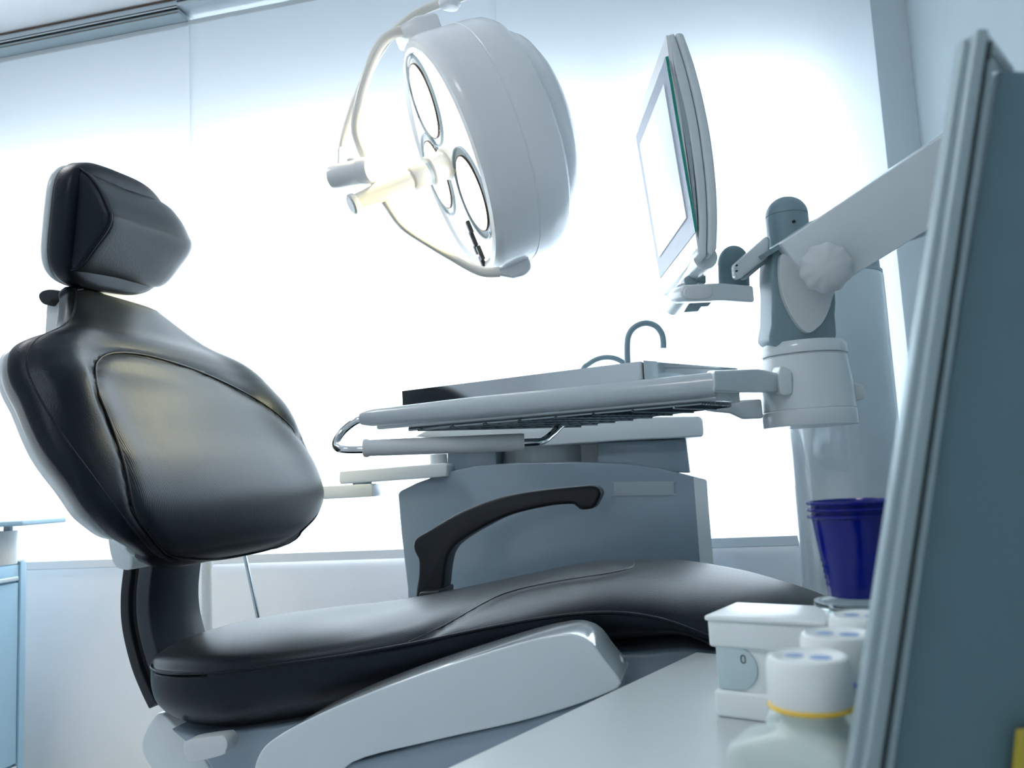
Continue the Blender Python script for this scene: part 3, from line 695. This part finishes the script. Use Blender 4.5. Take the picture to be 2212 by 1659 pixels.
BS = link('basin', prism([Q(*p, y=PY-.02) for p in bs], (0, .34, 0)), WHITE, ped, bevel=.006)
def pbox(x0, y0, x1, y1, yy, dep, name, m=WHITE, bevel=.004):
    return link(name, prism([Q(x0, y0, y=yy), Q(x1, y0, y=yy), Q(x1, y1, y=yy), Q(x0, y1, y=yy)], (0, dep, 0)), m, ped, bevel=bevel)
link('riser', prism([Q(*p, y=1.975) for p in [(1290, 955), (1482, 948), (1491, 1022), (1440, 1020), (1290, 1010)]], (0, .28, 0)), PEDM, ped, bevel=.004)
link('riser', prism([Q(*p, y=1.985) for p in [(966, 958), (1072, 964), (1072, 1010), (966, 1024)]], (0, .25, 0)), PEDM, ped, bevel=.003)
link('riser_back', prism([Q(*p, y=2.06) for p in [(1040, 958), (1310, 958), (1310, 1012), (1040, 1012)]], (0, .16, 0)), WHITE, ped)
c0 = Q(1180, 1010, y=2.12); link('basin_drum', lathe((c0.x, 2.12, c0.z-.03), Z, [(.118, 0), (.118, .09)], 48), WHITE, ped)
link('pivot', lathe((Q(945, 1000, y=1.98).x, 1.99, Q(945, 1030, y=1.98).z), Z, [(.022, 0), (.022, .056)], 24), SMOOTHW, ped)
hk = cr([Q(x, y, y=2.08) for x, y in [(1357, 830), (1356, 790), (1355, 745), (1359, 722), (1372, 706), (1394, 698), (1416, 704), (1429, 720), (1433, 738), (1433, 752)]], 6)
link('spout', tube(hk, .0076, seg=16), TEALG, ped, smooth=80)
hk = cr([Q(x, y, y=2.10) for x, y in [(1240, 850), (1258, 800), (1272, 786), (1292, 775), (1316, 772), (1338, 778), (1352, 792), (1362, 830)]], 6)
link('rinse_tube', tube(hk, .0066, seg=16), TEALG, ped, smooth=80)
ia = thing('assistant_arm', Q(850, 1030, y=1.93), 'flat jointed grey arm reaching left from the cuspidor unit', 'arm')
link('upper_arm', prism([Q(*p, y=1.93) for p in [(733, 1018), (960, 1000), (966, 1004), (964, 1029), (920, 1033), (735, 1046), (732, 1040)]], (0, .06, 0)), WHITE, ia, bevel=.003)
link('lower_arm', prism([Q(*p, y=1.93) for p in [(690, 1050), (800, 1045), (803, 1049), (804, 1073), (690, 1079)]], (0, .06, 0)), WHITE, ia, bevel=.003)
z0_ = Q(785, 1074, y=1.96).z; z1_ = Q(785, 1022, y=1.96).z; xj = Q(782, 1050, y=1.96).x
link('arm_joint', lathe((xj, 1.962, z0_+.002), Z, [(.024, 0), (.024, z1_-z0_-.004)], 28), SMOOTHW, ia)

# ================================================================== GLOSSY CONSOLE beside the worktop
con = thing('side_console', (-.30, 1.08, 0), 'glossy white curved side console between the black seat and the pale worktop', 'console')
cf = [(538, 1720), (548, 1665), (556, 1637), (574, 1610), (610, 1584), (660, 1557), (760, 1512), (900, 1459), (1050, 1411), (1150, 1382), (1215, 1370), (1252, 1374), (1280, 1391), (1305, 1425), (1338, 1468), (1338, 1482), (1318, 1495),
      (1240, 1525), (1120, 1560), (940, 1600), (760, 1648), (700, 1720)]
CP = [Q(*p, y=1.03) for p in crpx(cf, 5)]
link('upper_shell', prism(CP, (0, .10, 0)), GLOSS, con, bevel=.014, seg=5)
lf = [(1336, 1478), (1318, 1497), (1240, 1527), (1120, 1562), (940, 1602), (700, 1665), (560, 1720)]
lp = [Q(*p, y=1.04) for p in lf]; lp = lp+[V((lp[-1].x, 1.04, 0)), V((lp[0].x, 1.04, 0))]
link('lower_body', prism(lp, (0, .08, 0)), PEDM, con, bevel=.004)

# ================================================================== WORKTOP AND THINGS ON IT
def cw(X, d, z): return R0*X+F0*d+V((0, 0, z))            # camera-level frame to room
def CQ(px, zb, d):                                         # point on the pixel's column at depth d, height z
    v = ray(px, 1400); P = CAM+v*d; return V((P.x, P.y, zb))
WZ = .66
E0, E1 = Q(965, 1659, z=WZ), Q(1500, 1410, z=WZ)
ge = (E1-E0).normalized(); gx = V((ge.y, -ge.x, 0))       # ge: along the edge away from camera, gx: to the right
P0 = E0-ge*.30; P1 = E1+ge*.005
wt = thing('worktop_cart', E0+gx*.2-Z*WZ, 'pale grey worktop in the foreground carrying the white dispenser, bottles and cups', 'worktop')
link('worktop', prism([P0, P1, P1+gx*.42, P0+gx*.42], Z*-.025), TOPM, wt, bevel=.002)
link('cabinet_body', prism([P0+gx*.03-Z*.0255+ge*.02, P1+gx*.03-Z*.0255-ge*.02, P1+gx*.38-Z*.0255-ge*.02, P0+gx*.38-Z*.0255+ge*.02], Z*-(WZ-.0255)), WHITE, wt)
# dispenser box
B0 = cw(.178, .84, WZ); g1 = (R0*.816-F0*.578); g2 = (R0*.578+F0*.816)
def bx_(a0, a1, b0, b1, c0, c1, bm=None): return obox(B0+g1*a0+g2*b0+Z*c0, g1*(a1-a0), g2*(b1-b0), Z*(c1-c0), bm)
dz = thing('cotton_roll_dispenser', B0+g1*.06+g2*.04, 'white lidded plastic dispenser box with a round drum window marked 0', 'dispenser')
link('body', bx_(.006, .110, .004, .078, .020, .080), PLAST, dz, bevel=.003)
link('base_foot', bx_(.002, .112, .0, .080, 0, .026), PLAST, dz, bevel=.004)
link('lid', bx_(-.001, .116, -.003, .084, .091, .0965), PLAST, dz, bevel=.0025)
link('lid_skirt', bx_(.001, .106, -.0005, .078, .066, .0925), PLAST, dz, bevel=.003)
dp = []
R_ = .0205
for k in range(21):
    a = -math.pi/2+math.pi*k/20; dp.append(B0+g1*(.0265+R_*math.cos(a))+g2*.0015+Z*(.0475+R_*math.sin(a)))
dp = [B0+g1*.0068+g2*.0015+Z*(.0475-R_)]+dp+[B0+g1*.0068+g2*.0015+Z*(.0475+R_)]
DW = link('drum', prism(dp, g2*.006), mat('pale_blue_drum', (.56, .70, .74), .35), dz, bevel=.001)
nm = []; cN = B0+g1*.034+g2*.0012+Z*.0565
for rr, nme in ((1, 0),):
    o_ = [cN+g1*(.0022*sgp(math.cos(a), .8))+Z*(.0036*sgp(math.sin(a), .8)) for a in (2*math.pi*k/28 for k in range(29))]
link('numeral_zero', tube(o_, .00045, seg=8), BLACK, DW)
link('hinge_pin', cyl(B0+g1*.0985+g2*-.0012+Z*.083, g2, .0032, .004, 20), SMOOTHW, dz)
# bottles
def bottle(px, d, zt, ring, lab, first):
    P = CQ(px, WZ, d); P = V((P.x, P.y, WZ))
    t = thing('bottle', P, lab, 'bottle', 'translucent bottles in a row on the worktop')
    # rectangular body, wide along g1 (to the left) and narrow along the row
    def rrect(wl, wr, dep, z, e=.28, N=48):
        out = []
        for k in range(N):
            a = 2*math.pi*k/N; c = (wr-wl)/2; h = (wr+wl)/2
            out.append(P+g1*(c+h*sgp(math.cos(a), e))+g2*(dep*sgp(math.sin(a), e))+Z*z)
        return out
    top = zt-WZ
    S = top-.0455
    rings = [rrect(.040, .021, .020, 0), rrect(.043, .023, .0235, .003), rrect(.043, .023, .0235, S-.006), rrect(.041, .022, .022, S-.001), rrect(.036, .021, .021, S+.0005),
             rrect(.019, .019, .019, S+.006, .8), rrect(.0165, .0165, .0165, S+.012, 1), rrect(.0165, .0165, .0165, S+.020, 1)]
    link('bottle_body', loft(rings), BOTT, t, smooth=50)
    link('bottle_cap', lathe(P, Z, [(.0165, top-.0275), (.0205, top-.026), (.0222, top-.0225), (.0220, top-.004), (.0205, top-.0008), (.0185, top), (.0170, top-.001), (0, top-.001)], 48), CAPM, t, smooth=40)
    link('colour_ring', lathe(P, Z, [(.0215, top-.0272), (.0226, top-.0266), (.0226, top-.0256), (.0215, top-.0250)], 48), ring, t, label='coloured ring under the cap')
    for a, s in ((-.007, .0052), (.007, .006)):
        c = P+g1*a+Z*(top-.0011); link('lid_print', prism([c+g1*(s*math.cos(q))+g2*(s*.9*math.sin(q)) for q in (2*math.pi*k/7+a*30 for k in range(7))], Z*.0004), BLUELAB, t)
bottle(1742, .45, .797, YEL, 'translucent bottle with yellow ring under its white cap, nearest the camera', 1)
bottle(1811, .503, .797, BLUER, 'translucent bottle with blue ring under its white cap, middle of the row', 0)
bottle(1870, .556, .797, BLUER, 'farthest of the three white capped bottles, half hidden beside the slanted panel', 0)
# cup stand and cups
CB = CQ(1867, WZ, .685)
cs = thing('cup_holder', CB, 'clear acrylic cup holder standing on the worktop under the blue cups', 'cup holder')
link('holder_plate', lathe(CB, Z, [(.0, .1195), (.034, .1195), (.036, .121), (.036, .1245), (.031, .1245), (.030, .122), (0, .122)], 48), CLEAR, cs)
link('holder_tube', lathe(CB, Z, [(.026, .0), (.0275, .0), (.0275, .119), (.026, .119), (.026, .002)], 48), CLEAR, cs)
cupz = Q(1867, 1288, d=.685).z
for i in range(3):
    zo = cupz+.0005+i*.0056
    pr = []
    h = .0635
    o = []; n = 26
    for j in range(n+1):
        t = j/n; r = .0235+.0085*t+(.0004*math.cos(j*math.pi) if .12 < t < .5 else 0); o.append((r, t*h))
    o += [(.0335, h+.0005), (.0350, h+.001), (.0355, h+.0022), (.0350, h+.0034), (.0333, h+.0034)]
    inn = [(.0316, h), (.0231, .0035), (.0215, .0008), (0, .0008)]
    cp = link('cup', lathe((CB.x, CB.y, zo), Z, [(0, 0), (.0225, 0)]+o+inn, 64), CUPM, None, smooth=60)
    tag(cp, ['lowest cup of the nested stack of cobalt blue plastic cups', 'middle cup of the nested stack of cobalt blue plastic cups', 'topmost cup of the nested stack of cobalt blue plastic cups'][i], 'cup', 'nested blue plastic cups')
# slanted foreground panel
pn = thing('slanted_panel', Q(1950, 1700, d=.42), 'tall slanted slate blue panel with grey edge strips filling the right foreground', 'panel')
def pq(px, d=.42): return [Q(*p, d=d) for p in px]
th = (FW*.010)
def edge(x0, x1, name, m, d, dep, top=70):
    # strip between lines offset horizontally from the leading edge (2110,60)-(1840,1659)
    def at_y(y, o): return (2108-(y-60)*.1689+o*(1-.0000*(y)), y)
    P = [at_y(top, x0), at_y(1900, x0*1.25), at_y(1900, x1*1.25), at_y(top, x1)]
    return link(name, prism(pq([(x-8+y*.017, y) for x, y in P], d), FW*dep*.6), m, pn, bevel=.0006)
edge(-16, 6, 'edge_strip', PANELE, .401, .012, 84)
edge(6, 12, 'edge_groove', PANELD, .401, .010, 78)
edge(10, 36, 'edge_strip', PANELE, .395, .014, 62)
edge(34, 50, 'edge_groove', PANELD, .401, .012, 88)
edge(48, 60, 'edge_strip', PANELE, .398, .012, 128)
fp = [(2150, 152), (2420, 158), (2420, 1900), (1900, 1900)]
link('panel_face', prism(pq([(2160, 152), (2420, 160), (2420, 1900), (1878, 1900)], .402), FW*.012), PANELM, pn, bevel=.001)
link('brace', prism(pq([(2118, 64), (2128, 62), (2194, 150), (2184, 152)], .407), FW*.006), PANELE, pn, bevel=.0006)
link('brace_web', prism(pq([(2132, 80), (2184, 152), (2140, 152)], .411), FW*.002), PANELE, pn)
yb = tag(link('yellow_card', prism(pq([(2203, 1580), (2330, 1575), (2330, 1900), (2170, 1900)], .394), FW*.003), YELBOX), 'yellow card edge at the bottom right against the slanted panel', 'card')

# ================================================================== LEFT CABINET
CX = -2.098; y1 = 2.221
cab = thing('mobile_cabinet', (CX-.22, 1.9, 0), 'light blue mobile drawer cabinet at the left edge of the picture', 'cabinet')
link('body', box((CX-.45, 1.60, .06), (CX-.012, y1, .722)), CABM, cab, bevel=.003)
link('plinth', box((CX-.42, 1.63, 0), (CX-.03, y1-.02, .0598)), GREYP, cab)
link('top_plate', box((CX-.46, 1.59, .7225), (CX+.002, y1+.004, .734)), WHITE, cab, bevel=.003)
link('frame_post', box((CX-.0115, 2.2005, .03), (CX+.006, y1+.002, .722)), CABM, cab, bevel=.002)
dr = link('drawer', box((CX-.0115, 1.605, .665), (CX, 2.198, .715)), CABM, cab, bevel=.002)
link('handle', box((CX+.002, 1.7, .668), (CX+.014, 2.185, .680)), ALU, dr, bevel=.002)
link('door', box((CX-.0115, 1.605, .125), (CX, 2.198, .660)), CABM, cab, bevel=.002)
link('base_rail', box((CX-.0115, 1.605, .045), (CX+.002, 2.199, .118)), WHITE, cab, bevel=.002)
# tray stand on it
tp_ = Q(40, 1126, y=1.98)
ts = thing('small_tray_stand', (Q(10, 1200, y=1.98).x, 1.98, .7345), 'small pale swivel tray on a short post standing on the light blue cabinet', 'tray stand')
pz = Q(10, 1147, y=1.98)
link('post', lathe((Q(8, 1180, y=1.98).x, 1.98, .7345), Z, [(.034, 0), (.034, pz.z-.7345)], 32), SMOOTHW, ts)
link('neck', lathe((pz.x+.012, 1.98, pz.z), Z, [(.012, 0), (.012, .014)], 16), GREYP, ts)
link('tray', prism([V((Q(98, 1126, y=1.98).x, 1.90, pz.z+.014)), V((Q(98, 1126, y=1.98).x, 2.06, pz.z+.014)), V((-2.35, 2.06, pz.z+.014)), V((-2.35, 1.90, pz.z+.014))], Z*.014), CABM, ts, bevel=.005)

# ================================================================== LIGHT
DIFFM = mat('fill_diffuser', (.8, .8, .8), .5, emit=(1, .97, .93), es=2)
for lx, ly, en, lab in ((-1.95, 1.35, 8.5, 'unseen square white fill panel added to the ceiling nearer the window blinds'), (-.85, -.35, 9.0, 'unseen square white fill panel added to the ceiling above the worktop side of the room')):
    cl = thing('ceiling_fill', (lx, ly, ZC-.03), lab, 'added fill light')  # out-of-view panel added as fill for the back wall and front surfaces
    link('fill_frame', box((lx-.32, ly-.32, ZC-.028), (lx+.32, ly+.32, ZC-.001)), WHITE, cl, bevel=.003)
    link('diffuser', box((lx-.29, ly-.29, ZC-.030), (lx+.29, ly+.29, ZC-.0285)), DIFFM, cl, smooth=0)
    L_ = bpy.data.lights.new('fill_glow', 'AREA'); L_.shape = 'SQUARE'; L_.size = .56; L_.energy = en; L_.color = (1, .96, .92)
    o = bpy.data.objects.new('fill_glow', L_); COL.objects.link(o); o.location = (lx, ly, ZC-.035)
for i, (a, b) in enumerate(WIN):
    L_ = bpy.data.lights.new('daylight', 'AREA'); L_.shape = 'RECTANGLE'; L_.size = b-a; L_.size_y = ZT-ZS
    L_.energy = 0; L_.color = (.96, .985, 1)
    L_.energy = 12*math.pi*(b-a)*(ZT-ZS)
    o = bpy.data.objects.new('daylight', L_); COL.objects.link(o); o.location = ((a+b)/2, YW+.045, (ZS+ZT)/2); o.rotation_euler = (-math.pi/2, 0, 0)
wd = bpy.data.worlds.new('sky'); bpy.context.scene.world = wd; wd.use_nodes = True
wd.node_tree.nodes['Background'].inputs[0].default_value = (.75, .88, 1, 1); wd.node_tree.nodes['Background'].inputs[1].default_value = 1.0
cd = bpy.data.cameras.new('camera'); co = bpy.data.objects.new('camera', cd); COL.objects.link(co)
cd.sensor_width = 36; cd.lens = FPX/2212*36; cd.clip_start = .01
M = Matrix((RT, UP, -FW)).transposed().to_4x4(); M.translation = CAM; co.matrix_world = M
cd.dof.use_dof = True; cd.dof.focus_distance = 1.45; cd.dof.aperture_fstop = 7.6
sc = bpy.context.scene; sc.camera = co
sc.view_settings.view_transform = 'Standard'; sc.view_settings.look = 'None'; sc.view_settings.gamma = 1; sc.view_settings.use_curve_mapping = False
sc.view_settings.exposure = 0
sc.cycles.use_denoising = True; sc.cycles.max_bounces = 10; sc.cycles.diffuse_bounces = 6; sc.cycles.transmission_bounces = 8
sc.cycles.sample_clamp_indirect = 6
